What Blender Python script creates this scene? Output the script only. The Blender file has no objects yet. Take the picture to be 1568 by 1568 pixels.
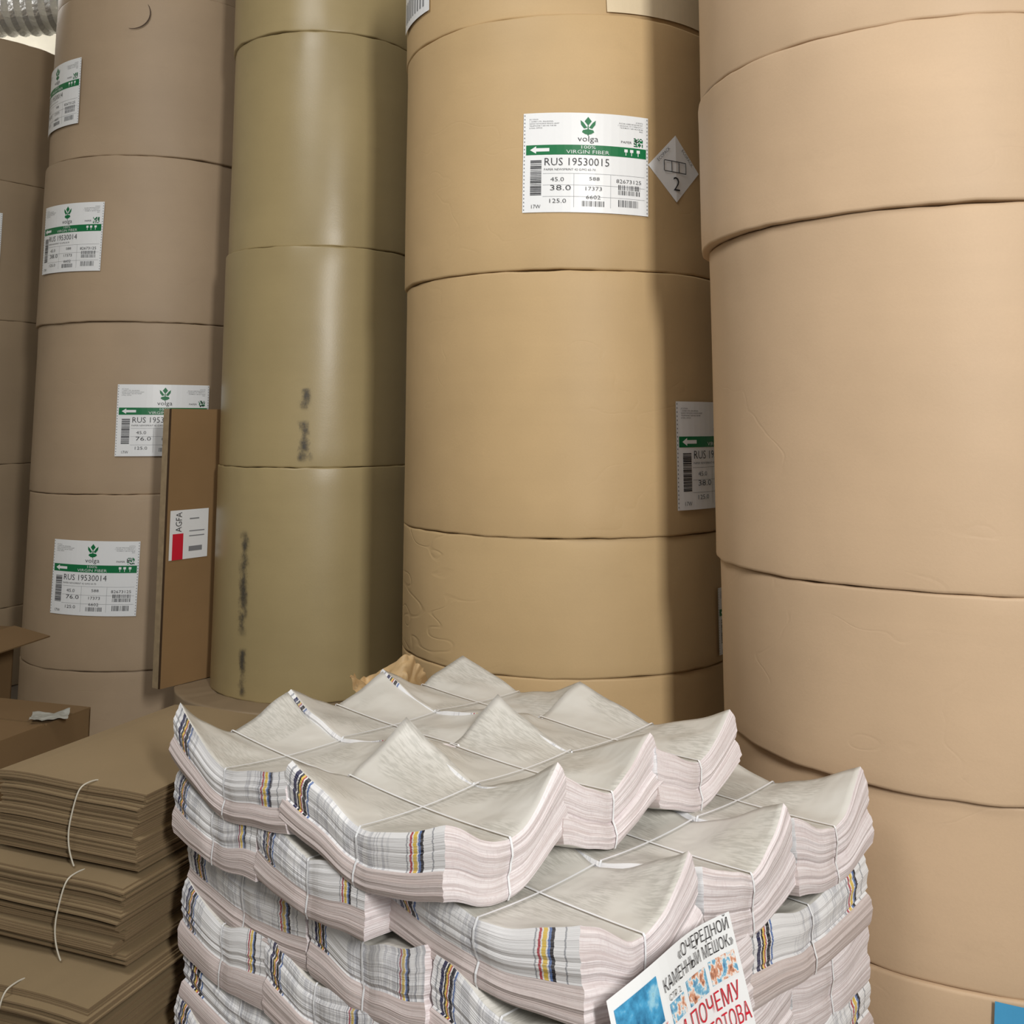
import bpy, bmesh, math, random
from mathutils import Vector, Matrix, noise
random.seed(7)
scene = bpy.context.scene
try:
    scene.view_settings.view_transform = 'Standard'
except Exception:
    pass
EYE = 1.46

# ---------------------------------------------------------------- helpers
def s2l(c):
    return tuple(((v/255.0)/12.92 if v/255.0 <= 0.04045 else (((v/255.0)+0.055)/1.055)**2.4) for v in c)

def new_obj(name, mesh, parent=None):
    o = bpy.data.objects.new(name, mesh)
    scene.collection.objects.link(o)
    if parent is not None:
        o.parent = parent
    return o

def empty(name, loc=(0, 0, 0)):
    o = bpy.data.objects.new(name, None)
    o.location = loc
    scene.collection.objects.link(o)
    return o

def mat_base(name):
    m = bpy.data.materials.new(name)
    m.use_nodes = True
    nt = m.node_tree
    nt.nodes.clear()
    out = nt.nodes.new('ShaderNodeOutputMaterial')
    b = nt.nodes.new('ShaderNodeBsdfPrincipled')
    nt.links.new(b.outputs[0], out.inputs[0])
    return m, nt, b

def N(nt, t, **kw):
    n = nt.nodes.new(t)
    for k, v in kw.items():
        setattr(n, k, v)
    return n

def noise_node(nt, vec, scale, detail=4, rough=0.55, mscale=None):
    if mscale is not None:
        mp = N(nt, 'ShaderNodeMapping')
        mp.inputs['Scale'].default_value = mscale
        nt.links.new(vec, mp.inputs['Vector'])
        vec = mp.outputs[0]
    n = N(nt, 'ShaderNodeTexNoise')
    n.inputs['Scale'].default_value = scale
    n.inputs['Detail'].default_value = detail
    n.inputs['Roughness'].default_value = rough
    nt.links.new(vec, n.inputs['Vector'])
    return n

def mixc(nt, fac, a, b, mode='MIX'):
    m = N(nt, 'ShaderNodeMix', data_type='RGBA', blend_type=mode)
    if isinstance(fac, (int, float)):
        m.inputs[0].default_value = fac
    else:
        nt.links.new(fac, m.inputs[0])
    for i, c in ((6, a), (7, b)):
        if isinstance(c, tuple):
            m.inputs[i].default_value = (*c[:3], 1)
        else:
            nt.links.new(c, m.inputs[i])
    return m.outputs[2]

def mathn(nt, op, a, b=None, c=None):
    m = N(nt, 'ShaderNodeMath', operation=op)
    for i, v in enumerate((a, b, c)):
        if v is None:
            continue
        if isinstance(v, (int, float)):
            m.inputs[i].default_value = v
        else:
            nt.links.new(v, m.inputs[i])
    return m.outputs[0]

def ramp(nt, fac, stops, interp='LINEAR'):
    r = N(nt, 'ShaderNodeValToRGB')
    cr = r.color_ramp
    cr.interpolation = interp
    while len(cr.elements) < len(stops):
        cr.elements.new(0.5)
    for e, (p, c) in zip(cr.elements, stops):
        e.position = p
        e.color = (*c, 1) if len(c) == 3 else c
    nt.links.new(fac, r.inputs[0])
    return r.outputs[0]

def flat_mat(name, rgb, rough=0.6, spec=0.3, metallic=0.0, var=0.06):
    m, nt, b = mat_base(name)
    c = s2l(rgb)
    tc = N(nt, 'ShaderNodeTexCoord')
    n = noise_node(nt, tc.outputs['Object'], 30, 3)
    d = tuple(x*(1-var*2) for x in c)
    nt.links.new(mixc(nt, n.outputs[0], d, c), b.inputs['Base Color'])
    b.inputs['Roughness'].default_value = rough
    b.inputs['Specular IOR Level'].default_value = spec
    b.inputs['Metallic'].default_value = metallic
    return m

def kraft_mat(name, rgb, rough=0.5, spec=0.35, wrinkle=0.0, under=0.25, streak=0.10, crease=0.0):
    m, nt, b = mat_base(name)
    c = s2l(rgb)
    tc = N(nt, 'ShaderNodeTexCoord')
    oi = N(nt, 'ShaderNodeObjectInfo')
    add = N(nt, 'ShaderNodeVectorMath', operation='ADD')
    nt.links.new(tc.outputs['Object'], add.inputs[0])
    rv = mathn(nt, 'MULTIPLY', oi.outputs['Random'], 37.0)
    nt.links.new(rv, add.inputs[1])
    vec = add.outputs[0]
    big = noise_node(nt, vec, 1.6, 4)
    dark = tuple(x*0.88 for x in c)
    light = tuple(min(1, x*1.07) for x in c)
    col = mixc(nt, ramp(nt, big.outputs[0], [(0.3, (0, 0, 0)), (0.7, (1, 1, 1))]), dark, light)
    st = noise_node(nt, vec, 1.0, 5, 0.6, (0.6, 0.6, 26))
    col = mixc(nt, mathn(nt, 'MULTIPLY', st.outputs[0], streak*2), col, tuple(x*0.72 for x in c))
    rub = noise_node(nt, vec, 5.0, 6, 0.7, (1.0, 1.0, 2.2))
    col = mixc(nt, mathn(nt, 'MULTIPLY', ramp(nt, rub.outputs[0], [(0.60, (0, 0, 0)), (0.75, (1, 1, 1))]), 0.25), col, tuple(x*0.78 for x in c))
    fine = noise_node(nt, vec, 160, 3, 0.7)
    col = mixc(nt, mathn(nt, 'MULTIPLY', fine.outputs[0], 0.22), col, tuple(x*0.7 for x in c))
    nt.links.new(col, b.inputs['Base Color'])
    b.inputs['Specular IOR Level'].default_value = spec
    rr = mathn(nt, 'MULTIPLY_ADD', big.outputs[0], 0.12, rough-0.06)
    nt.links.new(rr, b.inputs['Roughness'])
    h1 = noise_node(nt, vec, 2.2, 3, 0.45)
    b1 = N(nt, 'ShaderNodeBump')
    b1.inputs['Strength'].default_value = under
    b1.inputs['Distance'].default_value = 0.03
    nt.links.new(h1.outputs[0], b1.inputs['Height'])
    b2 = N(nt, 'ShaderNodeBump')
    b2.inputs['Strength'].default_value = 0.12
    b2.inputs['Distance'].default_value = 0.002
    nt.links.new(fine.outputs[0], b2.inputs['Height'])
    nt.links.new(b1.outputs[0], b2.inputs['Normal'])
    last = b2
    if crease > 0:
        w = noise_node(nt, vec, 3.2, 2, 0.5, (1.0, 1.0, 1.7))
        rid = mathn(nt, 'MINIMUM', mathn(nt, 'ABSOLUTE', mathn(nt, 'SUBTRACT', w.outputs[0], 0.5)), 0.012)
        gate = noise_node(nt, vec, 2.1, 2, 0.5)
        gm = ramp(nt, gate.outputs[0], [(0.54, (0, 0, 0)), (0.62, (1, 1, 1))])
        b4 = N(nt, 'ShaderNodeBump')
        b4.inputs['Strength'].default_value = crease
        b4.inputs['Distance'].default_value = 0.08
        nt.links.new(mathn(nt, 'MULTIPLY', rid, gm), b4.inputs['Height'])
        nt.links.new(last.outputs[0], b4.inputs['Normal'])
        last = b4
    if wrinkle > 0:
        w = noise_node(nt, vec, 3.2, 1, 0.5, (1.0, 1.0, 3.4))
        rid = mathn(nt, 'ABSOLUTE', mathn(nt, 'SUBTRACT', w.outputs[0], 0.5))
        rid = mathn(nt, 'MINIMUM', rid, 0.016)
        sx = N(nt, 'ShaderNodeSeparateXYZ')
        nt.links.new(tc.outputs['Object'], sx.inputs[0])
        mk = mathn(nt, 'MINIMUM', mathn(nt, 'MAXIMUM', mathn(nt, 'MULTIPLY_ADD', sx.outputs[0], -3.0, -0.6), 0.0), 1.0)
        b3 = N(nt, 'ShaderNodeBump')
        b3.inputs['Strength'].default_value = wrinkle
        b3.inputs['Distance'].default_value = 0.14
        nt.links.new(mathn(nt, 'MULTIPLY', rid, mk), b3.inputs['Height'])
        nt.links.new(last.outputs[0], b3.inputs['Normal'])
        last = b3
    nt.links.new(last.outputs[0], b.inputs['Normal'])
    return m

# ---------------------------------------------------------------- materials
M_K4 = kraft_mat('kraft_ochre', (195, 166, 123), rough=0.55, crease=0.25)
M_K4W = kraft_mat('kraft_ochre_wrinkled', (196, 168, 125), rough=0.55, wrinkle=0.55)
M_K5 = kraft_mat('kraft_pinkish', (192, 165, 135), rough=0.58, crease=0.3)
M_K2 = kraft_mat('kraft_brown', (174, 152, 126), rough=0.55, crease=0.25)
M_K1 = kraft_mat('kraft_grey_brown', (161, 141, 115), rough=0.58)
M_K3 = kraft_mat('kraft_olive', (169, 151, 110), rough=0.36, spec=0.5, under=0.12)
M_KL = kraft_mat('kraft_pale', (226, 208, 176))
M_CORE = flat_mat('core_dark', (70, 52, 36))
M_WHITE = flat_mat('label_white', (232, 234, 236), 0.35, 0.4, var=0.01)
M_SCRAP = flat_mat('scrap_paper_grey', (165, 165, 158), 0.5, 0.3, var=0.1)
M_GREEN = flat_mat('label_green', (20, 112, 66), 0.4, var=0.01)
M_BLACK = flat_mat('label_ink', (44, 44, 48), 0.5, var=0.01)
M_GREY = flat_mat('label_grey', (130, 132, 136), 0.5, var=0.01)
M_RED = flat_mat('print_red', (205, 35, 55), 0.5, var=0.01)
M_BLUE = flat_mat('print_blue', (70, 150, 195), 0.5)
def photo_print_mat():
    m, nt, b = mat_base('printed_photo')
    tc = N(nt, 'ShaderNodeTexCoord')
    n = noise_node(nt, tc.outputs['Object'], 55, 4, 0.6)
    nt.links.new(ramp(nt, n.outputs[0], [(0.3, s2l((60, 90, 140))), (0.45, s2l((120, 180, 210))), (0.5, s2l((235, 230, 225))),
                                         (0.56, s2l((210, 150, 120))), (0.68, s2l((110, 60, 50)))]), b.inputs['Base Color'])
    b.inputs['Roughness'].default_value = 0.5
    return m
M_PH = photo_print_mat()
def sea_print_mat():
    m, nt, b = mat_base('printed_sea_photo')
    tc = N(nt, 'ShaderNodeTexCoord')
    n = noise_node(nt, tc.outputs['Object'], 30, 5, 0.6)
    nt.links.new(ramp(nt, n.outputs[0], [(0.3, s2l((30, 90, 130))), (0.5, s2l((70, 155, 200))), (0.62, s2l((150, 200, 220))), (0.75, s2l((60, 80, 70)))]), b.inputs['Base Color'])
    b.inputs['Roughness'].default_value = 0.5
    return m
M_SEA = sea_print_mat()

# ---------------------------------------------------------------- flat artwork mapped to surfaces
_tc = {}
def text_geo(s):
    if s in _tc:
        return _tc[s]
    cu = bpy.data.curves.new('t', 'FONT')
    cu.body = s
    cu.size = 1.0
    cu.resolution_u = 2
    cu.offset = -0.008
    cu.align_x = 'CENTER'
    cu.align_y = 'CENTER'
    ob = bpy.data.objects.new('t', cu)
    scene.collection.objects.link(ob)
    bpy.context.view_layer.update()
    me = bpy.data.meshes.new_from_object(ob.evaluated_get(bpy.context.evaluated_depsgraph_get()))
    vs = [(v.co.x, v.co.y) for v in me.vertices]
    fs = [tuple(p.vertices) for p in me.polygons]
    bpy.data.objects.remove(ob)
    bpy.data.meshes.remove(me)
    bpy.data.curves.remove(cu)
    if vs:
        w = max(v[0] for v in vs)-min(v[0] for v in vs)
    else:
        w = 1
    _tc[s] = (vs, fs, w)
    return _tc[s]

class Art:
    def __init__(self):
        self.items = []
        self.mats = []
    def mi(self, m):
        if m not in self.mats:
            self.mats.append(m)
        return self.mats.index(m)
    def rect(self, x0, y0, x1, y1, m, lay=1, n=None, nv=1):
        n = n or max(1, int(abs(x1-x0)*24)+1)
        vs = []
        fs = []
        for j in range(nv+1):
            for i in range(n+1):
                vs.append((x0+(x1-x0)*i/n, y0+(y1-y0)*j/nv))
        for j in range(nv):
            for i in range(n):
                a = j*(n+1)+i
                fs.append((a, a+1, a+n+2, a+n+1))
        self.items.append((vs, fs, self.mi(m), lay))
    def poly(self, pts, m, lay=2):
        self.items.append((list(pts), [tuple(range(len(pts)))], self.mi(m), lay))
    def text(self, s, x, y, size, m, lay=3, width=None, rot=0):
        vs, fs, w = text_geo(s)
        sx = size if width is None else width/w
        c, sn = math.cos(rot), math.sin(rot)
        out = [(x+c*vx*sx-sn*vy*size, y+sn*vx*sx+c*vy*size) for vx, vy in vs]
        self.items.append((out, fs, self.mi(m), lay))
    def build(self, name, fn, parent=None):
        V = []
        F = []
        MI = []
        for vs, fs, mi, lay in self.items:
            b = len(V)
            V += [fn(x, y, lay) for x, y in vs]
            for f in fs:
                F.append(tuple(b+i for i in f))
                MI.append(mi)
        me = bpy.data.meshes.new(name)
        me.from_pydata(V, [], F)
        for m in self.mats:
            me.materials.append(m)
        for p, k in zip(me.polygons, MI):
            p.material_index = k
        me.update()
        return new_obj(name, me, parent)

def volga_art(num='19530015', w2='38.0', seed=1):
    """roll label, unit coordinates x 0..1.26, y 0..1"""
    rnd = random.Random(seed)
    A = Art()
    W = 1.26
    A.rect(0, 0, W, 1, M_WHITE, 0, 16, 2)
    for i in range(26):
        y = 0.02+i*0.038
        A.rect(0.008, y, 0.018, y+0.014, M_GREY, 1, 1)
        A.rect(W-0.018, y, W-0.008, y+0.014, M_GREY, 1, 1)
    for i, (s1, s2) in enumerate((('JSC VOLGA', 'АО ВОЛГА'), ('1, GORKY STR., BALAKHNA,', 'РОССИЯ, НИЖЕГОРОДСКАЯ ОБЛ.'), ('NIZHNY NOVGOROD REGION, 606407', 'Г. БАЛАХНА, УЛ. ГОРЬКОГО, 1'),
                                  ('TELEPHONE 7 (83144) 9-80-80', 'ТЕЛЕФОН 7 (83144) 9-80-80'), ('E-MAIL OFFICE', 'ФАКС'))):
        y = 0.935-i*0.022
        w1 = 0.0098*len(s1)
        w2_ = 0.0098*len(s2)
        A.text(s1, 0.06+w1/2, y, 0.018, M_BLACK, 1, w1)
        A.text(s2, 1.20-w2_/2, y, 0.018, M_BLACK, 1, w2_)
    cx, cy = 0.635, 0.87
    A.poly([(cx, cy+0.09), (cx+0.035, cy+0.045), (cx, cy), (cx-0.035, cy+0.045)], M_GREEN)
    for s in (-1, 1):
        A.poly([(cx+s*0.008, cy-0.02), (cx+s*0.045, cy+0.03), (cx+s*0.075, cy+0.055), (cx+s*0.07, cy+0.01), (cx+s*0.04, cy-0.03)][::s], M_GREEN)
        A.poly([(cx+s*0.004, cy-0.035), (cx+s*0.05, cy-0.045), (cx+s*0.06, cy-0.065), (cx+s*0.03, cy-0.085), (cx+s*0.004, cy-0.09)][::s], M_GREEN)
    A.rect(cx-0.006, cy-0.10, cx+0.006, cy+0.0, M_GREEN, 1, 1)
    A.text('volga', cx, 0.735, 0.085, M_BLACK, width=0.20)
    for i in range(9):
        for j in range(8):
            if rnd.random() < 0.6:
                A.rect(1.10+i*0.011, 0.69+j*0.011, 1.111+i*0.011, 0.701+j*0.011, M_GREEN if rnd.random() < .6 else M_BLACK, 1, 1)
    A.text('PAPER', 1.02, 0.725, 0.035, M_BLACK, width=0.11)
    A.rect(0.03, 0.575, 1.235, 0.675, M_GREEN, 1, 16)
    A.poly([(0.07, 0.625), (0.13, 0.662), (0.13, 0.642), (0.26, 0.642), (0.26, 0.608), (0.13, 0.608), (0.13, 0.588)], M_WHITE, 2)
    A.text('100%', cx, 0.650, 0.045, M_WHITE, width=0.14)
    A.text('VIRGIN FIBER', cx, 0.602, 0.052, M_WHITE, width=0.42)
    for x in (1.0, 1.06, 1.13):
        A.rect(x, 0.625, x+0.035, 0.655, M_WHITE, 2, 1)
        A.rect(x+0.013, 0.592, x+0.02, 0.625, M_WHITE, 2, 1)
    y = 0.17
    while y < 0.52:
        t = rnd.choice((0.004, 0.008, 0.012))
        A.rect(0.075, y, 0.185, y+t, M_BLACK, 1, 2)
        y += t+rnd.choice((0.004, 0.007))
    A.text('RUS '+num, 0.53, 0.50, 0.11, M_BLACK, width=0.63)
    A.text('PAPER NEWSPRINT 42 G/M2 65-70', 0.46, 0.425, 0.03, M_BLACK, width=0.5)
    for y in (0.385, 0.27, 0.155):
        A.rect(0.2, y, 1.22, y+0.003, M_GREY, 1, 12)
    for x in (0.5, 0.86):
        A.rect(x, 0.05, x+0.003, 0.385, M_GREY, 1, 1)
    A.text('45.0', 0.34, 0.325, 0.06, M_BLACK, width=0.13)
    A.text(w2, 0.37, 0.24, 0.075, M_BLACK, width=0.2)
    A.text('125.0', 0.34, 0.11, 0.06, M_BLACK, width=0.16)
    A.text('588', 0.7, 0.335, 0.05, M_BLACK, width=0.10)
    A.text('17373', 0.69, 0.235, 0.055, M_BLACK, width=0.16)
    A.text('6602', 0.69, 0.15, 0.055, M_BLACK, width=0.14)
    A.text('82673125', 1.05, 0.325, 0.055, M_BLACK, width=0.26)
    A.text('17W', 0.13, 0.055, 0.055, M_BLACK, width=0.09)
    for (x0, x1, y0, y1) in ((0.94, 1.17, 0.24, 0.29), (0.94, 1.17, 0.19, 0.235), (0.94, 1.15, 0.07, 0.14), (0.58, 0.8, 0.06, 0.115)):
        x = x0
        while x < x1:
            t = rnd.choice((0.003, 0.005, 0.009))
            A.rect(x, y0, x+t, y1, M_BLACK, 1, 1)
            x += t+rnd.choice((0.006, 0.010))
    return A, W

def put_on_roll(A, W, name, roll, R, phi_deg, zc, height, tilt=0.0, H=1.0):
    sc = height/H
    c, s = math.cos(math.radians(tilt)), math.sin(math.radians(tilt))
    z0 = roll.location.z
    def fn(x, y, lay):
        dx, dy = (x-W/2)*sc, (y-H/2)*sc
        dx, dy = c*dx-s*dy, s*dx+c*dy
        r = R+0.006+lay*0.0006
        ph = math.radians(phi_deg)+dx/R
        return (r*math.sin(ph), -r*math.cos(ph), zc+EYE-z0+dy)
    return A.build(name, fn, roll)

# ---------------------------------------------------------------- rolls
def make_roll(cx, cy, z0, z1, R, mat, seed, name='paper_roll'):
    rnd = random.Random(seed)
    seg = 160
    R = R+rnd.uniform(-0.005, 0.003)
    zc = (z0+z1)/2
    h = (z1-z0)/2
    prof = [(0.045, -h+0.06), (0.045, -h+0.002), (R*0.5, -h+0.001), (R-0.02, -h+0.0005), (R-0.004, -h+0.001), (R-0.0008, -h+0.003)]
    n = 12
    for i in range(n+1):
        prof.append((R, -h+0.008+(2*h-0.016)*i/n))
    prof += [(R-0.0008, h-0.003), (R-0.004, h-0.001), (R-0.02, h-0.0005), (R*0.5, h-0.001), (0.045, h-0.002), (0.045, h-0.06)]
    V = []
    off = rnd.random()*50
    for k, (r, z) in enumerate(prof):
        for i in range(seg):
            t = 2*math.pi*i/seg
            edge = max(0.0, (abs(z)/h-0.7)/0.3)
            q = Vector((math.cos(t)*1.7+off, math.sin(t)*1.7, z*1.6))
            dr = 0.0035*noise.noise(q)+0.003*edge*noise.noise(q*3.5)
            dz = 0.0
            if r > 0.4*R:
                sgn = 7.0 if z > 0 else 3.0
                dz = 0.004*edge*noise.noise(Vector((math.cos(t)*2.5+off, math.sin(t)*2.5, sgn)))
                dz += 0.003*edge*noise.noise(Vector((math.cos(t)*9+off, math.sin(t)*9, sgn)))
            rr = r+(dr if r > 0.4*R else 0)
            V.append((rr*math.cos(t), rr*math.sin(t), z+dz))
    F = []
    for k in range(len(prof)-1):
        for i in range(seg):
            j = (i+1) % seg
            F.append((k*seg+i, k*seg+j, (k+1)*seg+j, (k+1)*seg+i))
    F.append(tuple(reversed(range(seg))))
    b = (len(prof)-1)*seg
    F.append(tuple(b+i for i in range(seg)))
    me = bpy.data.meshes.new(name)
    me.from_pydata(V, [], F)
    me.materials.append(mat)
    me.materials.append(M_CORE)
    for p in me.polygons[-2:]:
        p.material_index = 1
    for p in me.polygons:
        p.use_smooth = True
    o = new_obj(name, me)
    o.location = (cx, cy, zc+EYE)
    return o

def column(cx, cy, R, seams, mat, seed, jitter=0.006, mats=None, offs=None):
    rolls = []
    rnd = random.Random(seed)
    for i in range(len(seams)-1):
        m = (mats or {}).get(i, mat)
        ox, oy = rnd.uniform(-jitter, jitter), rnd.uniform(-jitter, jitter)
        if offs and i in offs:
            ox, oy = offs[i]
        rolls.append(make_roll(cx+ox, cy+oy, seams[i+1], seams[i], R, m, seed*31+i))
    return rolls

R0 = 0.565
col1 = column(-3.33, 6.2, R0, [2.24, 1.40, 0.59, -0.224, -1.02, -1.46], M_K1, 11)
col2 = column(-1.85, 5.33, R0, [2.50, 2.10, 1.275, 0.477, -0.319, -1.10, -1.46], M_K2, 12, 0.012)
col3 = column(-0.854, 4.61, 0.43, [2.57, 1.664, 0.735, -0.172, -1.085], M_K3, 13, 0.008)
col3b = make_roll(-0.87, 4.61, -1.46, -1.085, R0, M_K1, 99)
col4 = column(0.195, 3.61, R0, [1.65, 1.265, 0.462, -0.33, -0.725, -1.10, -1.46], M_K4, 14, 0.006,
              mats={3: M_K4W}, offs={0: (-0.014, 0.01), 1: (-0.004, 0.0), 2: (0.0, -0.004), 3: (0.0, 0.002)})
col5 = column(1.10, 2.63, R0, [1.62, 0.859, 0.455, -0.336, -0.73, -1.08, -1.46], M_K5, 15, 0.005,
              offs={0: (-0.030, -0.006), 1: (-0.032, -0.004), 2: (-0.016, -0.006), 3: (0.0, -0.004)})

# labels on rolls
A, W = volga_art('19530015', '38.0', 1)
put_on_roll(A, W, 'roll_label', col4[1], R0, 3.8, 0.79, 0.31, -1.0)
D = Art()
D.poly([(0.5, 0), (1, 0.5), (0.5, 1), (0, 0.5)], M_WHITE, 0)
for (a, b_, c_, d_) in ((0.28, 0.60, 0.70, 0.612), (0.28, 0.44, 0.70, 0.452)):
    D.rect(a, b_, c_, d_, M_BLACK, 2, 3)
for x in (0.27, 0.41, 0.55, 0.69):
    D.rect(x, 0.45, x+0.012, 0.605, M_BLACK, 2, 1)
D.text('2', 0.5, 0.26, 0.30, M_BLACK)
D.text('ECOPACK', 0.27, 0.69, 0.07, M_BLACK, rot=math.radians(45), width=0.3)
D.text('ECOPACK', 0.73, 0.69, 0.07, M_BLACK, rot=math.radians(-45), width=0.3)
put_on_roll(D, 1.0, 'diamond_sticker', col4[1], R0, 34.5, 0.795, 0.215)
A, W = volga_art('19530018', '38.0', 2)
put_on_roll(A, W, 'roll_label', col4[2], R0, 52.5, -0.093, 0.325)
A, W = volga_art('19530018', '38.0', 3)
put_on_roll(A, W, 'roll_label', col4[3], R0, 63, -0.60, 0.2)
A, W = volga_art('19530014', '38.0', 4)
put_on_roll(A, W, 'roll_label', col2[2], R0, -28, 0.885, 0.33, -1)
put_on_roll(A, W, 'roll_label', col2[1], R0, -47, 1.61, 0.33)
A, W = volga_art('19530017', '76.0', 5)
put_on_roll(A, W, 'roll_label', col2[3], R0, 24, 0.02, 0.33)
A, W = volga_art('19530014', '76.0', 6)
put_on_roll(A, W, 'roll_label', col2[4], R0, -6, -0.69, 0.33, -1)
put_on_roll(A, W, 'roll_label', col1[1], R0, 23, 1.04, 0.33)
B = Art()
B.rect(0, 0, 1, 1, M_BLUE, 0, 8)
B.text('42', 0.45, 0.6, 0.4, M_WHITE)
B.rect(0.2, 0.2, 0.8, 0.25, M_WHITE, 1, 3)
put_on_roll(B, 1.0, 'blue_sticker', col5[5], R0, -13.0, -1.15, 0.13, -5)
S = Art()
S.rect(0, 0, 1, 1, M_WHITE, 0, 8)
for i in range(9):
    S.rect(0.1+i*0.09, 0.1, 0.14+i*0.09, 0.4, M_GREY, 1, 1)
put_on_roll(S, 1.0, 'roll_label', col4[0], R0, -66, 1.50, 0.25)
P_ = Art()
P_.rect(0, 0, 1.9, 1, M_KL, 0, 24, 3)
put_on_roll(P_, 1.9, 'pale_wrapper_patch', col4[0], R0, 41, 1.442, 0.31, 2)
T_ = Art()
pts = []
for i in range(15):
    t = math.radians(-100+130*i/14)
    pts.append((0.5+0.45*math.cos(t), 0.5+0.45*math.sin(t)))
for i in range(14):
    w0 = 0.02+0.06*math.sin(math.pi*i/14)
    w1 = 0.02+0.06*math.sin(math.pi*(i+1)/14)
    (x0, y0), (x1, y1) = pts[i], pts[i+1]
    T_.poly([(x0, y0), (x0+(x0-0.5)*w0, y0+(y0-0.5)*w0), (x1+(x1-0.5)*w1, y1+(y1-0.5)*w1), (x1, y1)], M_CORE, 0)
put_on_roll(T_, 1.0, 'torn_paper_edge', col2[1], R0, 1, 1.98, 0.18)

def stain_mat():
    m = bpy.data.materials.new('scuff')
    m.use_nodes = True
    nt = m.node_tree
    nt.nodes.clear()
    out = N(nt, 'ShaderNodeOutputMaterial')
    tr = N(nt, 'ShaderNodeBsdfTransparent')
    b = N(nt, 'ShaderNodeBsdfPrincipled')
    b.inputs['Base Color'].default_value = (0.05, 0.05, 0.048, 1)
    mix = N(nt, 'ShaderNodeMixShader')
    uv = N(nt, 'ShaderNodeUVMap')
    sep = N(nt, 'ShaderNodeSeparateXYZ')
    nt.links.new(uv.outputs[0], sep.inputs[0])
    dx = mathn(nt, 'ABSOLUTE', mathn(nt, 'SUBTRACT', sep.outputs[0], 0.5))
    side = mathn(nt, 'SUBTRACT', 1.0, mathn(nt, 'MULTIPLY', dx, 2.0))
    dy = mathn(nt, 'ABSOLUTE', mathn(nt, 'SUBTRACT', sep.outputs[1], 0.5))
    end = mathn(nt, 'SUBTRACT', 1.0, mathn(nt, 'MULTIPLY', dy, 2.0))
    tc = N(nt, 'ShaderNodeTexCoord')
    n1 = noise_node(nt, tc.outputs['Object'], 22, 5, 0.65, (1.4, 1.4, 1.0))
    n2 = noise_node(nt, tc.outputs['Object'], 120, 3, 0.7)
    v = mathn(nt, 'MULTIPLY_ADD', side, 0.36, n1.outputs[0])
    v = mathn(nt, 'MULTIPLY_ADD', n2.outputs[0], 0.35, v)
    v = mathn(nt, 'SUBTRACT', v, 0.79)
    v = mathn(nt, 'MULTIPLY', v, 2.2)
    v = mathn(nt, 'MULTIPLY', v, mathn(nt, 'MINIMUM', mathn(nt, 'MULTIPLY', end, 5.0), 1.0))
    v = mathn(nt, 'MULTIPLY', v, mathn(nt, 'MINIMUM', mathn(nt, 'MULTIPLY', side, 2.5), 1.0))
    v = mathn(nt, 'MINIMUM', mathn(nt, 'MAXIMUM', v, 0.0), 0.75)
    nt.links.new(v, mix.inputs[0])
    nt.links.new(tr.outputs[0], mix.inputs[1])
    nt.links.new(b.outputs[0], mix.inputs[2])
    nt.links.new(mix.outputs[0], out.inputs[0])
    return m
M_STAIN = stain_mat()
def stain(roll, R, phi, za, zb, w):
    n, k = 6, 10
    V = []
    UV = []
    for j in range(k+1):
        for i in range(n+1):
            ph = math.radians(phi)+(i/n-0.5)*w/R
            V.append(((R+0.006)*math.sin(ph), -(R+0.006)*math.cos(ph), za+(zb-za)*j/k+EYE-roll.location.z))
            UV.append((i/n, j/k))
    F = []
    for j in range(k):
        for i in range(n):
            a = j*(n+1)+i
            F.append((a, a+1, a+n+2, a+n+1))
    me = bpy.data.meshes.new('scuff_mark')
    me.from_pydata(V, [], F)
    ul = me.uv_layers.new()
    for l in me.loops:
        ul.data[l.index].uv = UV[l.vertex_index]
    me.materials.append(M_STAIN)
    new_obj('scuff_mark', me, roll)
stain(col3[2], 0.43, 3, -0.15, 0.02, 0.08)
stain(col3[2], 0.43, 3, 0.06, 0.15, 0.055)
stain(col3[3], 0.43, -30, -0.84, -0.42, 0.07)
stain(col3[3], 0.43, -29, -1.07, -0.88, 0.055)

# ---------------------------------------------------------------- room
def box_obj(name, lo, hi, mat, parent=None):
    bm = bmesh.new()
    bmesh.ops.create_cube(bm, size=1)
    for v in bm.verts:
        v.co = Vector([(lo[i]+hi[i])/2+v.co[i]*(hi[i]-lo[i]) for i in range(3)])
    me = bpy.data.meshes.new(name)
    bm.to_mesh(me)
    bm.free()
    me.materials.append(mat)
    return new_obj(name, me, parent)

def concrete(name, rgb, sc=3):
    m, nt, b = mat_base(name)
    c = s2l(rgb)
    tc = N(nt, 'ShaderNodeTexCoord')
    n = noise_node(nt, tc.outputs['Object'], sc, 8, 0.6)
    nt.links.new(mixc(nt, n.outputs[0], tuple(x*0.7 for x in c), c), b.inputs['Base Color'])
    b.inputs['Roughness'].default_value = 0.75
    bp = N(nt, 'ShaderNodeBump')
    bp.inputs['Strength'].default_value = 0.15
    bp.inputs['Distance'].default_value = 0.01
    nt.links.new(n.outputs[0], bp.inputs['Height'])
    nt.links.new(bp.outputs[0], b.inputs['Normal'])
    return m
M_FLOOR = concrete('concrete_floor', (120, 110, 98))
M_WALL = concrete('painted_wall', (226, 220, 204), 1.2)
M_CEIL = concrete('ceiling_paint', (215, 208, 195), 1.0)
box_obj('floor', (-6.2, -5, -0.1), (5.2, 8.2, 0.0), M_FLOOR)
box_obj('wall_back', (-6.2, 8.0, 0.0), (5.2, 8.2, 5.0), M_WALL)
box_obj('wall_left', (-6.2, -5, 0.0), (-6.0, 8.0, 5.0), M_WALL)
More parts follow.
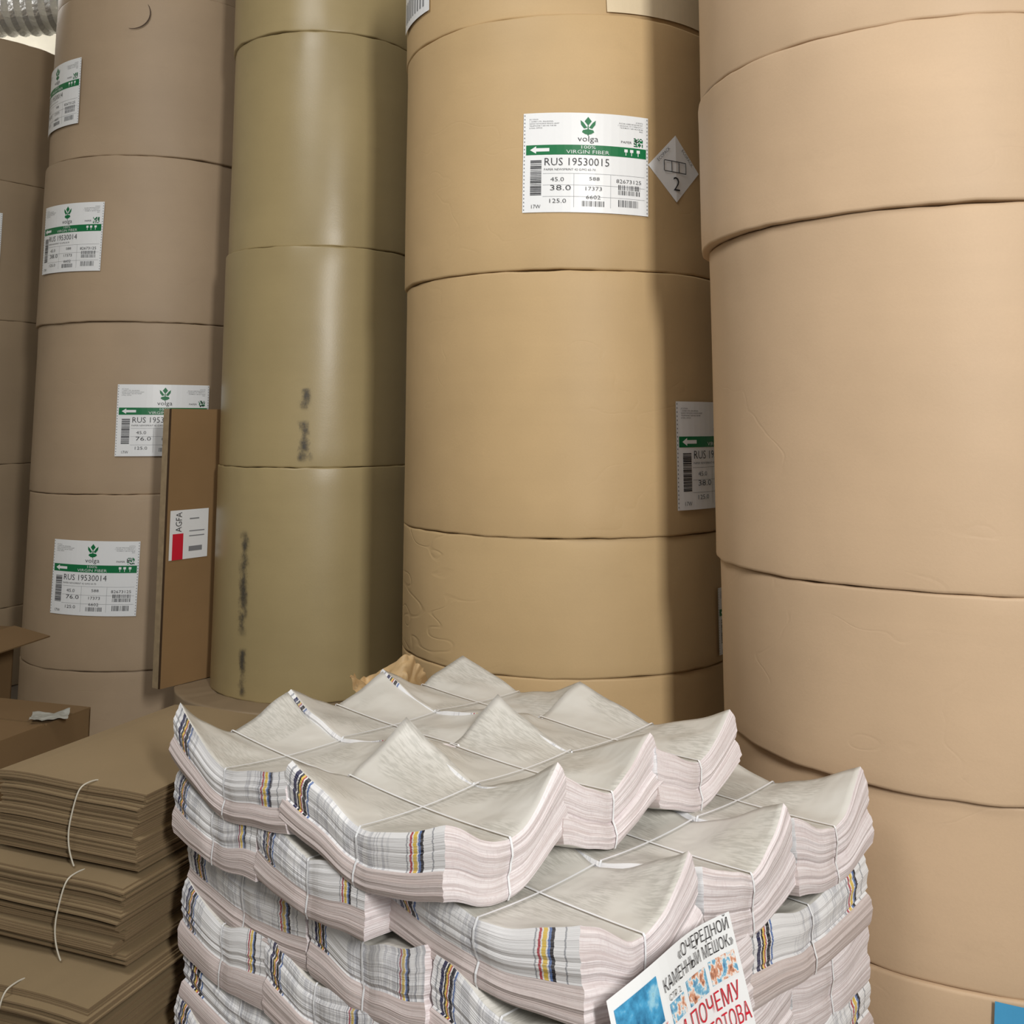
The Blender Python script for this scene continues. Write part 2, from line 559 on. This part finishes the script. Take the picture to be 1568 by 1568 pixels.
box_obj('wall_right', (5.0, -5, 0.0), (5.2, 8.0, 5.0), M_WALL)
box_obj('ceiling', (-6.2, -5, 5.0), (5.2, 8.2, 5.1), M_CEIL)

def duct():
    m, nt, b = mat_base('foil_duct')
    b.inputs['Base Color'].default_value = (0.8, 0.81, 0.81, 1)
    b.inputs['Metallic'].default_value = 0.8
    b.inputs['Roughness'].default_value = 0.35
    tc = N(nt, 'ShaderNodeTexCoord')
    n = noise_node(nt, tc.outputs['Object'], 18, 4)
    bp = N(nt, 'ShaderNodeBump')
    bp.inputs['Strength'].default_value = 0.6
    bp.inputs['Distance'].default_value = 0.02
    nt.links.new(n.outputs[0], bp.inputs['Height'])
    nt.links.new(bp.outputs[0], b.inputs['Normal'])
    V = []
    F = []
    nx, ns = 240, 32
    for i in range(nx+1):
        x = -5.9+7.0*i/nx
        r = 0.22+0.012*math.sin(i*math.pi/1.5)
        for j in range(ns):
            t = 2*math.pi*j/ns
            V.append((x, r*math.cos(t), r*math.sin(t)+0.03*math.sin(x*2)))
    for i in range(nx):
        for j in range(ns):
            k = (j+1) % ns
            F.append((i*ns+j, i*ns+k, (i+1)*ns+k, (i+1)*ns+j))
    F.append(tuple(range(ns)))
    F.append(tuple(nx*ns+j for j in reversed(range(ns))))
    me = bpy.data.meshes.new('ventilation_duct')
    me.from_pydata(V, [], F)
    me.materials.append(m)
    o = new_obj('ventilation_duct', me)
    o.location = (0, 7.2, EYE+3.08)
    for x in (-4.5, -1.5):
        box_obj('hanger', (x-0.01, -0.01, 0.2), (x+0.01, 0.01, 5.0-EYE-3.08), m, o)
duct()

# ---------------------------------------------------------------- newspaper bundles
def news_top_mat():
    m, nt, b = mat_base('newsprint_top')
    tc = N(nt, 'ShaderNodeTexCoord')
    oi = N(nt, 'ShaderNodeObjectInfo')
    add = N(nt, 'ShaderNodeVectorMath', operation='ADD')
    nt.links.new(tc.outputs['Object'], add.inputs[0])
    nt.links.new(mathn(nt, 'MULTIPLY', oi.outputs['Random'], 21.0), add.inputs[1])
    vec = add.outputs[0]
    base = s2l((212, 209, 204))
    blk = noise_node(nt, vec, 7, 1, 0.3)
    blk2 = ramp(nt, blk.outputs[0], [(0.48, (0, 0, 0)), (0.54, (1, 1, 1))])
    lines = noise_node(nt, vec, 1, 2, 0.6, (40, 300, 1))
    lm = ramp(nt, lines.outputs[0], [(0.42, (0, 0, 0)), (0.6, (1, 1, 1))])
    bf = mathn(nt, 'MULTIPLY', mathn(nt, 'MULTIPLY', blk2, 0.40), lm)
    big = noise_node(nt, vec, 5, 3)
    c = mixc(nt, bf, base, s2l((140, 138, 130)))
    c = mixc(nt, mathn(nt, 'MULTIPLY', big.outputs[0], 0.55), c, s2l((176, 174, 164)))
    nt.links.new(c, b.inputs['Base Color'])
    b.inputs['Roughness'].default_value = 0.40
    b.inputs['Specular IOR Level'].default_value = 0.4
    bp = N(nt, 'ShaderNodeBump')
    bp.inputs['Strength'].default_value = 0.6
    bp.inputs['Distance'].default_value = 0.02
    w = noise_node(nt, vec, 7, 3, 0.5)
    nt.links.new(w.outputs[0], bp.inputs['Height'])
    nt.links.new(bp.outputs[0], b.inputs['Normal'])
    return m

def news_side_mat(name, printed, flip=False, seed=0.0):
    m, nt, b = mat_base(name)
    uv = N(nt, 'ShaderNodeUVMap')
    sep = N(nt, 'ShaderNodeSeparateXYZ')
    nt.links.new(uv.outputs[0], sep.inputs[0])
    U, Vv = sep.outputs[0], sep.outputs[1]
    oi = N(nt, 'ShaderNodeObjectInfo')
    off = N(nt, 'ShaderNodeVectorMath', operation='ADD')
    nt.links.new(uv.outputs[0], off.inputs[0])
    nt.links.new(mathn(nt, 'MULTIPLY_ADD', oi.outputs['Random'], 17.0, seed), off.inputs[1])
    vec = off.outputs[0]
    pages = noise_node(nt, vec, 1, 2, 0.6, (2.0, 48, 1))
    pm = ramp(nt, pages.outputs[0], [(0.35, (0, 0, 0)), (0.62, (1, 1, 1))])
    pinky = mixc(nt, pm, s2l((204, 192, 192)), s2l((232, 225, 227)))
    spk = noise_node(nt, vec, 1, 2, 0.7, (55, 12, 1))
    pinky = mixc(nt, mathn(nt, 'MULTIPLY', ramp(nt, spk.outputs[0], [(0.5, (0, 0, 0)), (0.7, (1, 1, 1))]), 0.3), pinky, s2l((196, 178, 182)))
    col = pinky
    if printed:
        pinky2 = mixc(nt, 0.5, pinky, s2l((180, 163, 155)))
        jit = noise_node(nt, vec, 1, 1, 0.6, (0.01, 30, 1))
        u2 = mathn(nt, 'ADD', U, mathn(nt, 'MULTIPLY_ADD', jit.outputs[0], 0.012, -0.006))
        Wt = s2l((228, 228, 230))
        Nv = s2l((40, 42, 78))
        Bk = s2l((34, 32, 38))
        Ye = s2l((222, 190, 84))
        Rd = s2l((176, 70, 80))
        Gy = s2l((158, 160, 166))
        Bl = s2l((90, 118, 172))
        stops = [(0, Wt), (0.03, Gy), (0.04, Wt), (0.065, Nv), (0.088, Wt), (0.095, Bk), (0.108, Ye), (0.120, Rd), (0.127, Wt), (0.135, Bk), (0.158, Wt), (0.166, Bl), (0.176, Wt),
                 (0.79, Gy), (0.80, Wt), (0.812, Rd), (0.822, Wt), (0.832, Ye), (0.848, Wt), (0.856, Bl), (0.868, Bk), (0.884, Wt), (0.93, Gy), (0.94, Wt)]
        bars = ramp(nt, u2, stops, 'CONSTANT')
        tx = noise_node(nt, vec, 1, 3, 0.75, (48, 0.9, 1))
        txm = ramp(nt, tx.outputs[0], [(0.46, (0, 0, 0)), (0.54, (1, 1, 1))])
        rg = noise_node(nt, vec, 1, 0, 0.5, (4.5, 0.05, 1))
        rgm = ramp(nt, rg.outputs[0], [(0.47, (0, 0, 0)), (0.5, (1, 1, 1))])
        pr = mixc(nt, mathn(nt, 'MULTIPLY', mathn(nt, 'MULTIPLY', txm, rgm), 0.38), bars, s2l((118, 122, 138)))
        pr = mixc(nt, mathn(nt, 'MULTIPLY', mathn(nt, 'SUBTRACT', 1.0, pm), 0.22), pr, s2l((200, 196, 198)))
        if flip:
            mask = mathn(nt, 'LESS_THAN', Vv, 0.5)
        else:
            mask = mathn(nt, 'GREATER_THAN', Vv, 0.42)
        col = mixc(nt, mask, pinky2, pr)
    nt.links.new(col, b.inputs['Base Color'])
    b.inputs['Roughness'].default_value = 0.6
    b.inputs['Specular IOR Level'].default_value = 0.25
    bp = N(nt, 'ShaderNodeBump')
    bp.inputs['Strength'].default_value = 0.5
    bp.inputs['Distance'].default_value = 0.003
    nt.links.new(pages.outputs[0], bp.inputs['Height'])
    nt.links.new(bp.outputs[0], b.inputs['Normal'])
    return m
M_NT = news_top_mat()
M_NS = news_side_mat('newsprint_spines', True)
M_NS2 = news_side_mat('newsprint_spines_turned', True, True, 3.0)
M_NP = news_side_mat('newsprint_page_edges', False)
M_STRAP = flat_mat('strap_plastic', (236, 238, 242), 0.25, 0.6, var=0.0)

BL, BW = 0.424, 0.276
def make_bundle(parent, loc, rotz, H, amps, seed, flip=False, ends_printed=False, BW=BW, nest=0.5):
    """amps: corner lift for local (-x,-y),(-x,+y),(+x,-y),(+x,+y)"""
    rnd = random.Random(seed)
    n = 28
    K = 18
    tx, ty = rnd.uniform(-0.003, 0.003), rnd.uniform(-0.003, 0.003)
    noff = rnd.random()*100
    lev = [(rnd.uniform(-0.0022, 0.0022), rnd.uniform(-0.0022, 0.0022), rnd.uniform(-0.001, 0.001)) for _ in range(K+1)]
    half = (rnd.uniform(-0.004, 0.004), rnd.uniform(-0.004, 0.004))
    mean = sum(amps)/4
    cv = [rnd.uniform(0.85, 1.3) for _ in range(4)]
    def P(u, v, w, lift=0.0):
        au, av = abs(u), abs(v)
        ci = (0 if u < 0 else 2)+(0 if v < 0 else 1)
        amp = amps[ci]
        e_ = cv[ci]
        sau = math.sqrt(au*au+0.002)-0.0447
        sav = math.sqrt(av*av+0.002)-0.0447
        S = amp*(sau*sav)**e_*1.08+0.10*mean*(max(au, av)**2)
        S += tx*u+ty*v+0.008*noise.noise(Vector((u*2.1+noff, v*2.1, 0)))*min(1, au*4)*min(1, av*4)
        px = 1-0.030*math.exp(-(v/0.16)**2)*(0.4+0.6*math.sin(math.pi*w))
        py = 1-0.038*math.exp(-(u/0.12)**2)*(0.4+0.6*math.sin(math.pi*w))
        i0 = min(K, int(round(w*K)))
        e = lev[i0]
        top = w > 0.44
        g = 1.0 if top else 0.0
        hw = (w-0.44)/0.56 if top else w/0.44
        bul = 0.007*math.sin(math.pi*min(1, max(0, hw)))**0.6
        x = u*(BL/2+e[2]+bul*0.7)*px+e[0]*0.6+half[0]*g
        y = v*(BW/2+e[2]+bul)*py+e[1]*0.6+half[1]*g
        z = w*H*(1+0.08*au*av)+S*(nest+(1-nest)*w)+lift
        x -= u*0.16*max(0, S)*av*w
        y -= v*0.10*max(0, S)*au*w
        return (x, y, z)
    V = []
    F = []
    MI = []
    idx = {}
    def vid(key, co):
        if key not in idx:
            idx[key] = len(V)
            V.append(co)
        return idx[key]
    def c(i):
        return -1+2*i/n
    for lvl in (0, K):
        for j in range(n):
            for i in range(n):
                k = [vid((a, b_, lvl), P(c(a), c(b_), lvl/K)) for a, b_ in ((i, j), (i+1, j), (i+1, j+1), (i, j+1))]
                if lvl == 0:
                    k = k[::-1]
                F.append(tuple(k))
                MI.append((0, None))
    ml, ms = (2, 1) if ends_printed else (1, 2)
    sides = [([(i, 0) for i in range(n+1)], ml), ([(n, j) for j in range(n+1)], ms),
             ([(n-i, n) for i in range(n+1)], ml), ([(0, n-j) for j in range(n+1)], ms)]
    for ring, mi in sides:
        for l in range(K):
            for s in range(n):
                (a, b_), (c2, d) = ring[s], ring[s+1]
                k = [vid((a, b_, l), P(c(a), c(b_), l/K)), vid((c2, d, l), P(c(c2), c(d), l/K)),
                     vid((c2, d, l+1), P(c(c2), c(d), (l+1)/K)), vid((a, b_, l+1), P(c(a), c(b_), (l+1)/K))]
                F.append(tuple(k))
                MI.append((mi, [(s/n, l/K), ((s+1)/n, l/K), ((s+1)/n, (l+1)/K), (s/n, (l+1)/K)]))
    def path(alongx):
        pts = []
        def PP(t, w, out=0.0, up=0.0):
            p = list(P(t, 0.0, w) if alongx else P(0.0, t, w))
            k = 0 if alongx else 1
            p[k] += out*(1 if t > 0 else -1)
            p[2] += up
            return tuple(p)
        ws = (0.0, 0.12, 0.25, 0.4, 0.5, 0.62, 0.75, 0.88, 1.0)
        for w in ws:
            pts.append(PP(-1, w, 0.003))
        for i in range(n+1):
            pts.append(PP(c(i), 1.0, 0, 0.004))
        for w in ws[::-1]:
            pts.append(PP(1, w, 0.003))
        return pts
    for ax in (True, False):
        pr = None
        for t in path(ax):
            ia = len(V)
            d = (0, 0.0022, 0) if ax else (0.0022, 0, 0)
            V.append(tuple(t[i]-d[i] for i in range(3)))
            V.append(tuple(t[i]+d[i] for i in range(3)))
            if pr is not None:
                F.append((pr, pr+1, ia+1, ia))
                MI.append((3, None))
            pr = ia
    me = bpy.data.meshes.new('newspaper_bundle')
    me.from_pydata(V, [], F)
    for m in (M_NT, M_NS2 if flip else M_NS, M_NP, M_STRAP):
        me.materials.append(m)
    ul = me.uv_layers.new()
    for p, (mi, uvs) in zip(me.polygons, MI):
        p.material_index = mi
        if mi == 0:
            p.use_smooth = True
        if uvs:
            for li, uvc in zip(p.loop_indices, uvs):
                ul.data[li].uv = uvc
    o = new_obj('bundle', me, parent)
    o.location = loc
    o.rotation_euler = (0, 0, rotz)
    return o

N0 = Vector((0.12, 1.475))
AD = Vector((-0.714, 0.700)).normalized()
BD = Vector((0.700, 0.714)).normalized()
ANG = math.atan2(AD.y, AD.x)
pile = empty('stacked_newspaper_bundles', (N0.x, N0.y, 0))
prnd = random.Random(5)
def place(a, b_, ztop, H, A, seed, rot=False, flip=False, ends=False, bw=0.276, nest=0.5):
    """A = corner lifts for (low a, low b), (low a, high b), (high a, low b), (high a, high b)"""
    p = N0+AD*a+BD*b_
    rz = ANG+(math.pi/2 if rot else 0)+prnd.uniform(-0.018, 0.018)
    ll, lh, hl, hh = A
    if not rot:
        amps = (lh, ll, hh, hl)
    else:
        amps = (hh, lh, hl, ll)
    make_bundle(pile, (p.x-N0.x, p.y-N0.y, ztop+EYE-H), rz, H, amps, seed, flip, ends, bw, nest)

def lifts(A, *f):
    return tuple(A*x*prnd.uniform(0.85, 1.15) for x in f)

H0 = 0.090
sd = 100
ZT = -0.660
top_l = {(0, 0): (0.048, 0.075, 0.055, 0.075), (0, 1): (0.055, 0.070, 0.05, 0.075), (0, 2): (0.05, 0.065, 0.05, 0.05),
         (1, 0): (0.04, 0.045, 0.075, 0.055), (1, 1): (0.03, 0.05, 0.055, 0.05), (1, 2): (0.03, 0.05, 0.055, 0.05)}
for ia, a in enumerate((0.476, 0.885)):
    for ib, b_ in enumerate((0.088, 0.355, 0.622)):
        sd += 1
        place(a, b_, ZT+prnd.uniform(-0.003, 0.003), H0, top_l[(ia, ib)], sd, nest=0.85)
Z1 = -0.750
for i, b_ in enumerate((0.150, 0.437, 0.722)):
    sd += 1
    place(0.250+prnd.uniform(-.005, .005), b_, Z1, H0+0.004, [(0.05, 0.075, 0.03, 0.05), (0.04, 0.075, 0.04, 0.05), (0.04, 0.075, 0.04, 0.05)][i], sd)
for a in (0.62, 0.935):
    for b_ in (0.170, 0.610):
        sd += 1
        place(a, b_, Z1, H0+0.004, lifts(0.034, 1, 1, 1, 1), sd, True, False, True, 0.31)
LH = 0.1095
NL = 5
for k in range(1, NL):
    z = Z1-LH*k
    sh = prnd.uniform(-0.004, 0.004)
    out = 0.004+0.003*k
    am = 0.032
    if k % 2 == 0:
        for b_ in (0.145, 0.432, 0.718):
            sd += 1
            place(0.258+sh, b_+prnd.uniform(-.006, .006), z, LH, lifts(am, 1, 1, 1, 1), sd)
        for a in (0.63, 0.935+out):
            for b_ in (0.195, 0.635):
                sd += 1
                place(a+sh, b_+prnd.uniform(-.006, .006), z, LH, lifts(am, 1, 1, 1, 1), sd, True, False, True, 0.305)
    else:
        for a in (0.19, 0.50):
            for b_ in (0.205, 0.645):
                sd += 1
                place(a+sh, b_+prnd.uniform(-.006, .006), z, LH, lifts(am, 1, 1, 1, 1), sd, True, False, b_ < 0.3, 0.30)
        for b_ in (0.132, 0.42, 0.70):
            sd += 1
            place(0.868+out+sh, b_+prnd.uniform(-.006, .006), z, LH, lifts(am, 1, 1, 1, 1), sd)

M_WOOD = concrete('pallet_wood', (150, 118, 80), 9)
def pallet(name, cx, cy, ang, L, Wd, top=0.14):
    e = empty(name, (cx, cy, 0))
    e.rotation_euler = (0, 0, ang)
    for j in range(3):
        y = -Wd/2+0.05+(Wd-0.1)*j/2
        box_obj('runner', (-L/2, y-0.05, 0.0), (L/2, y+0.05, 0.02), M_WOOD, e)
        for i in range(3):
            x = -L/2+0.07+(L-0.14)*i/2
            box_obj('block', (x-0.07, y-0.05, 0.02), (x+0.07, y+0.05, top-0.042), M_WOOD, e)
    for i in range(3):
        x = -L/2+0.05+(L-0.1)*i/2
        box_obj('stringer', (x-0.05, -Wd/2, top-0.042), (x+0.05, Wd/2, top-0.022), M_WOOD, e)
    for j in range(6):
        y = -Wd/2+0.05+(Wd-0.1)*j/5
        box_obj('deck_board', (-L/2, y-0.045, top-0.022), (L/2, y+0.045, top-0.001), M_WOOD, e)
    return e
pc = N0+AD*0.565+BD*0.42
pallet('wooden_pallet', pc.x, pc.y, ANG, 1.10, 0.84, EYE+Z1-LH*NL-0.004)

# front page hanging on the right side of the pile
def front_page():
    A = Art()
    W_, H_ = 0.30, 0.40
    A.rect(0, 0, W_, H_, M_WHITE, 0, 14, 20)
    T = H_
    A.rect(0.008, T-0.072, 0.095, T-0.016, M_SEA, 1, 5, 4)
    A.text('«ОЧЕРЕДНОЙ', 0.222, T-0.014, 0.023, M_BLACK, width=0.135)
    A.text('КАМЕННЫЙ МЕШОК»', 0.198, T-0.036, 0.023, M_BLACK, width=0.185)
    A.text('СТР. 2', 0.128, T-0.053, 0.011, M_BLACK, width=0.03)
    A.rect(0.112, T-0.085, 0.150, T-0.060, M_PH, 1, 2)
    A.rect(0.160, T-0.085, 0.215, T-0.052, M_PH, 1, 2)
    A.rect(0.225, T-0.082, 0.290, T-0.050, M_PH, 1, 3)
    A.text('И ПОЧЕМУ', 0.200, T-0.103, 0.034, M_RED, width=0.16)
    A.text('ВРИО ГОТОВА', 0.205, T-0.134, 0.034, M_RED, width=0.175)
    A.text('УЙТИ', 0.175, T-0.165, 0.034, M_RED, width=0.10)
    A.text('ГОРОДСКОЙ', 0.055, T-0.086, 0.020, M_RED, width=0.09)
    A.text('ОТОПЛЕНИЕ', 0.055, T-0.107, 0.020, M_RED, width=0.09)
    A.text('НОВОСТИ', 0.055, T-0.128, 0.020, M_RED, width=0.08)
    for i in range(8):
        A.rect(0.02, 0.02+i*0.018, 0.28, 0.026+i*0.018, M_GREY, 1, 6)
    base = N0+AD*0.014+BD*0.004
    def fn(x, y, lay):
        t = 1-y/H_
        out = 0.018+0.11*t+0.006*math.sin(x*20)+lay*0.0010
        p = base+BD*x-AD*out
        z = -0.768+0.012*math.sin(x*11+0.5)+EYE-t*H_*0.93+0.03*(x/W_)+lay*0.0003
        return (p.x, p.y, z)
    A.build('front_page_newspaper', fn, None)
front_page()

# ---------------------------------------------------------------- flattened cartons
M_CART = kraft_mat('carton_board', (144, 125, 96), rough=0.65, spec=0.2, streak=0.05)
M_CARTE = kraft_mat('carton_edge', (126, 107, 82), rough=0.8, spec=0.1)
M_STR = flat_mat('string_white', (190, 184, 170), 0.6)
def carton_bundle(corner, d1, L, Wd, z0, z1, seed, parent, strings=(0.35,), rag=0.010):
    rnd = random.Random(seed)
    d1 = Vector(d1).normalized()
    d2 = Vector((-d1.y, d1.x))
    c = Vector(corner)+d1*L/2+d2*Wd/2
    V = []
    F = []
    MI = []
    t = 0.0044
    n = int((z1-z0)/t)
    for i in range(n):
        z = z0+i*t
        top = z+t*0.78
        if i % 5 == 0:
            gx, gy = rnd.uniform(-rag, rag), rnd.uniform(-rag, rag)
            ga = rnd.uniform(-rag, rag)*1.5
            cut = rnd.uniform(0.0, 0.02)
        a = ga+rnd.uniform(-0.006, 0.006)
        lx, ly = L/2-rnd.uniform(0, 0.006)-cut*(i < n-6), Wd/2-rnd.uniform(0, 0.006)
        ox, oy = gx+rnd.uniform(-0.004, 0.004), gy+rnd.uniform(-0.004, 0.004)
        nx, ny = 10, 4
        base = len(V)
        ca, sa = math.cos(a), math.sin(a)
        for zz in (z, top):
            for jy in range(ny+1):
                for jx in range(nx+1):
                    x = -lx+2*lx*jx/nx
                    y = -ly+2*ly*jy/ny
                    X, Y = ca*x-sa*y+ox, sa*x+ca*y+oy
                    p = c+d1*X+d2*Y
                    dz = -0.006*(abs(x)/lx)**3*(i/n)-0.003*math.sin(3*x/lx+seed)*(i/n)
                    V.append((p.x, p.y, zz+dz+EYE+0.008))
        m = (nx+1)*(ny+1)
        def q(l, ix, iy):
            return base+l*m+iy*(nx+1)+ix
        for iy in range(ny):
            for ix in range(nx):
                F.append((q(1, ix, iy), q(1, ix+1, iy), q(1, ix+1, iy+1), q(1, ix, iy+1)))
                MI.append(0)
                F.append((q(0, ix, iy+1), q(0, ix+1, iy+1), q(0, ix+1, iy), q(0, ix, iy)))
                MI.append(0)
        for ix in range(nx):
            F.append((q(0, ix, 0), q(0, ix+1, 0), q(1, ix+1, 0), q(1, ix, 0)))
            MI.append(1)
            F.append((q(0, ix+1, ny), q(0, ix, ny), q(1, ix, ny), q(1, ix+1, ny)))
            MI.append(1)
        for iy in range(ny):
            F.append((q(0, nx, iy), q(0, nx, iy+1), q(1, nx, iy+1), q(1, nx, iy)))
            MI.append(1)
            F.append((q(0, 0, iy+1), q(0, 0, iy), q(1, 0, iy), q(1, 0, iy+1)))
            MI.append(1)
    me = bpy.data.meshes.new('carton_bundle')
    me.from_pydata(V, [], F)
    me.materials.append(M_CART)
    me.materials.append(M_CARTE)
    for p, k in zip(me.polygons, MI):
        p.material_index = k
    new_obj('sheets', me, parent)
    for s in strings:
        cu = bpy.data.curves.new('string', 'CURVE')
        cu.dimensions = '3D'
        cu.bevel_depth = 0.0017
        sp = cu.splines.new('NURBS')
        pts = []
        zt = z1+0.008
        for (xx, yy, zz) in ((-0.01, -Wd/2-0.006, z0), (-0.025, -Wd/2-0.018, z0+(z1-z0)*0.3), (-0.01, -Wd/2-0.018, z0+(z1-z0)*0.75),
                             (0.0, -Wd/2-0.014, zt-0.004), (0.003, -Wd/2+0.004, zt+0.001), (0.0, -Wd/2+0.03, zt-0.001), (0.0, -Wd/2+0.04, zt-0.004)):
            p = Vector(corner)+d1*(L*s+xx)+d2*(Wd/2+yy)
            pts.append((p.x, p.y, zz+EYE, 1))
        sp.points.add(len(pts)-1)
        for pt, co in zip(sp.points, pts):
            pt.co = co
        sp.use_endpoint_u = True
        cu.materials.append(M_STR)
        new_obj('string', cu, parent)

cartons = empty('flattened_carton_pile', (0, 0, 0))
carton_bundle((-1.15, 2.39), (0.925, -0.38), 0.42, 0.58, -0.920, -0.765, 1, cartons, (0.62,), 0.008)
carton_bundle((-1.22, 2.37), (0.93, -0.36), 0.475, 0.58, -1.085, -0.930, 2, cartons, (0.70,), 0.012)
carton_bundle((-1.30, 2.27), (0.93, -0.34), 0.53, 0.60, -1.31, -1.095, 3, cartons, (0.64,), 0.012)
pallet('wooden_pallet', -0.95, 2.46, math.atan2(-0.34, 0.93), 0.60, 0.62)

M_BOXK = kraft_mat('box_brown', (126, 102, 73), rough=0.7, spec=0.15)
def carton_box(cx, cy, rz, w, d, h, open_flap=0.0):
    bx = empty('cardboard_box', (cx, cy, 0))
    bx.rotation_euler = (0, 0, math.radians(rz))
    for nm, lo, hi in (('side_1', (-w, -d, 0), (w, -d+0.006, h)), ('side_2', (-w, d-0.006, 0), (w, d, h)),
                       ('side_3', (-w, -d, 0), (-w+0.006, d, h)), ('side_4', (w-0.006, -d, 0), (w, d, h)),
                       ('bottom', (-w, -d, 0), (w, d, 0.006)), ('lid_flap_1', (-w, -d, h), (w, -0.005, h+0.006)),
                       ('lid_flap_2', (-w, 0.005, h), (w, d, h+0.006))):
        box_obj(nm, lo, hi, M_BOXK, bx)
    if open_flap:
        f = box_obj('open_flap', (0, -d, 0), (open_flap, d, 0.005), M_BOXK, bx)
        f.location = (w-0.004, 0, h+0.004)
        f.rotation_euler = (0, math.radians(12), 0)
    return bx
carton_box(-1.70, 3.40, -18, 0.27, 0.2, 0.535)
carton_box(-2.26, 3.98, -10, 0.28, 0.22, 0.67, 0.16)

def wavy_sheet(name, cx, cy, cz, wx, wy, amp, mat, seed, rot=0, tiltx=0.0, ragged=0.0, sc=4, parent=None):
    n = 30
    V = []
    F = []
    for j in range(n+1):
        for i in range(n+1):
            u, v = i/n-0.5, j/n-0.5
            q = Vector((u*sc+seed*3.1, v*sc, seed))
            z = amp*(noise.noise(q)+0.7*abs(noise.noise(q*2.1)))
            rg = 1+ragged*noise.noise(Vector((math.atan2(v, u)*2.0, seed, 3)))
            V.append((u*wx*rg, v*wy*rg, z))
    for j in range(n):
        for i in range(n):
            a = j*(n+1)+i
            F.append((a, a+1, a+n+2, a+n+1))
    me = bpy.data.meshes.new(name)
    me.from_pydata(V, [], F)
    me.materials.append(mat)
    for p in me.polygons:
        p.use_smooth = True
    o = new_obj(name, me, parent)
    o.location = (cx, cy, cz+EYE)
    o.rotation_euler = (tiltx, 0, rot)
    return o

# narrow carton standing on the lower roll beside the olive column
nc = empty('upright_carton', (-1.45, 4.40, EYE-1.083))
ang = math.atan2(0.826, 0.563)
nc.rotation_euler = (0, 0, ang)
M_NC = kraft_mat('narrow_carton', (150, 120, 84), rough=0.6, spec=0.2)
M_TAPE = flat_mat('carton_edge_light', (178, 156, 124), 0.6, var=0.25)
box_obj('body', (0.0, 0.0, 0.0), (0.265, 0.052, 1.15), M_NC, nc)
box_obj('edge_strip', (-0.003, 0.002, 0.0), (0.0, 0.012, 1.15), M_CORE, nc)
box_obj('edge_strip', (-0.003, 0.014, 0.0), (0.0, 0.05, 1.15), M_TAPE, nc)
LB = Art()
LB.rect(0, 0, 0.2, 0.2, M_WHITE, 0, 2)
LB.rect(0.015, 0.0, 0.07, 0.105, M_RED, 1, 1)
LB.text('AGFA', 0.045, 0.152, 0.045, M_BLACK, rot=math.pi/2, width=0.08)
LB.rect(0.1, 0.03, 0.17, 0.05, M_GREY, 1, 1)
LB.rect(0.1, 0.09, 0.18, 0.094, M_GREY, 1, 1)
LB.rect(0.1, 0.11, 0.18, 0.114, M_GREY, 1, 1)
LB.rect(0.1, 0.16, 0.15, 0.165, M_GREY, 1, 1)
LB.build('label', lambda x, y, l: (0.012+x, -0.003-l*0.0008, 0.515+y*1.03), nc)

wavy_sheet('torn_kraft_wrapper', -0.335, 3.04, -0.78, 0.24, 0.20, 0.07, M_K4, 2, 0.4, 0.9, 0.4, 3)
wavy_sheet('scrap_paper_sheet', -1.45, 3.36, -0.907, 0.11, 0.09, 0.012, M_SCRAP, 5, 0.3, 0.0, 0.1, 2)

# ---------------------------------------------------------------- lights
def area(name, loc, target, sx, sy, power, col):
    l = bpy.data.lights.new(name, 'AREA')
    l.shape = 'RECTANGLE'
    l.size = sx
    l.size_y = sy
    l.energy = power
    l.color = col
    o = bpy.data.objects.new(name, l)
    scene.collection.objects.link(o)
    o.location = loc
    d = Vector(target)-Vector(loc)
    o.rotation_euler = d.to_track_quat('-Z', 'Y').to_euler()
    return o
area('hall_lamp', (1.12, -1.4, 2.6), (-0.1, 3.8, 0.9), 0.32, 0.9, 140, (1.0, 0.98, 0.935))
area('duct_fill_light', (-1.6, 0.6, 4.7), (-0.6, 3.4, 0.4), 1.4, 1.4, 82, (1.0, 0.99, 0.97))
area('duct_fill_light', (-4.2, 7.0, 4.95), (-4.2, 7.2, 0), 1.2, 0.3, 40, (1.0, 0.98, 0.94))  # added fill light, not a known fixture; brightens the duct and back wall
w = bpy.data.worlds.new('world')
scene.world = w
w.use_nodes = True
w.node_tree.nodes['Background'].inputs[0].default_value = (0.92, 0.96, 1.0, 1)
w.node_tree.nodes['Background'].inputs[1].default_value = 0.40

# ---------------------------------------------------------------- camera
cam = bpy.data.cameras.new('camera')
cam.sensor_width = 36
cam.lens = 36.05
cam.shift_y = -0.213
cam.clip_start = 0.05
co = bpy.data.objects.new('camera', cam)
scene.collection.objects.link(co)
co.location = (0, 0, EYE)
co.rotation_euler = (math.radians(90+7.26), 0, 0)
scene.camera = co
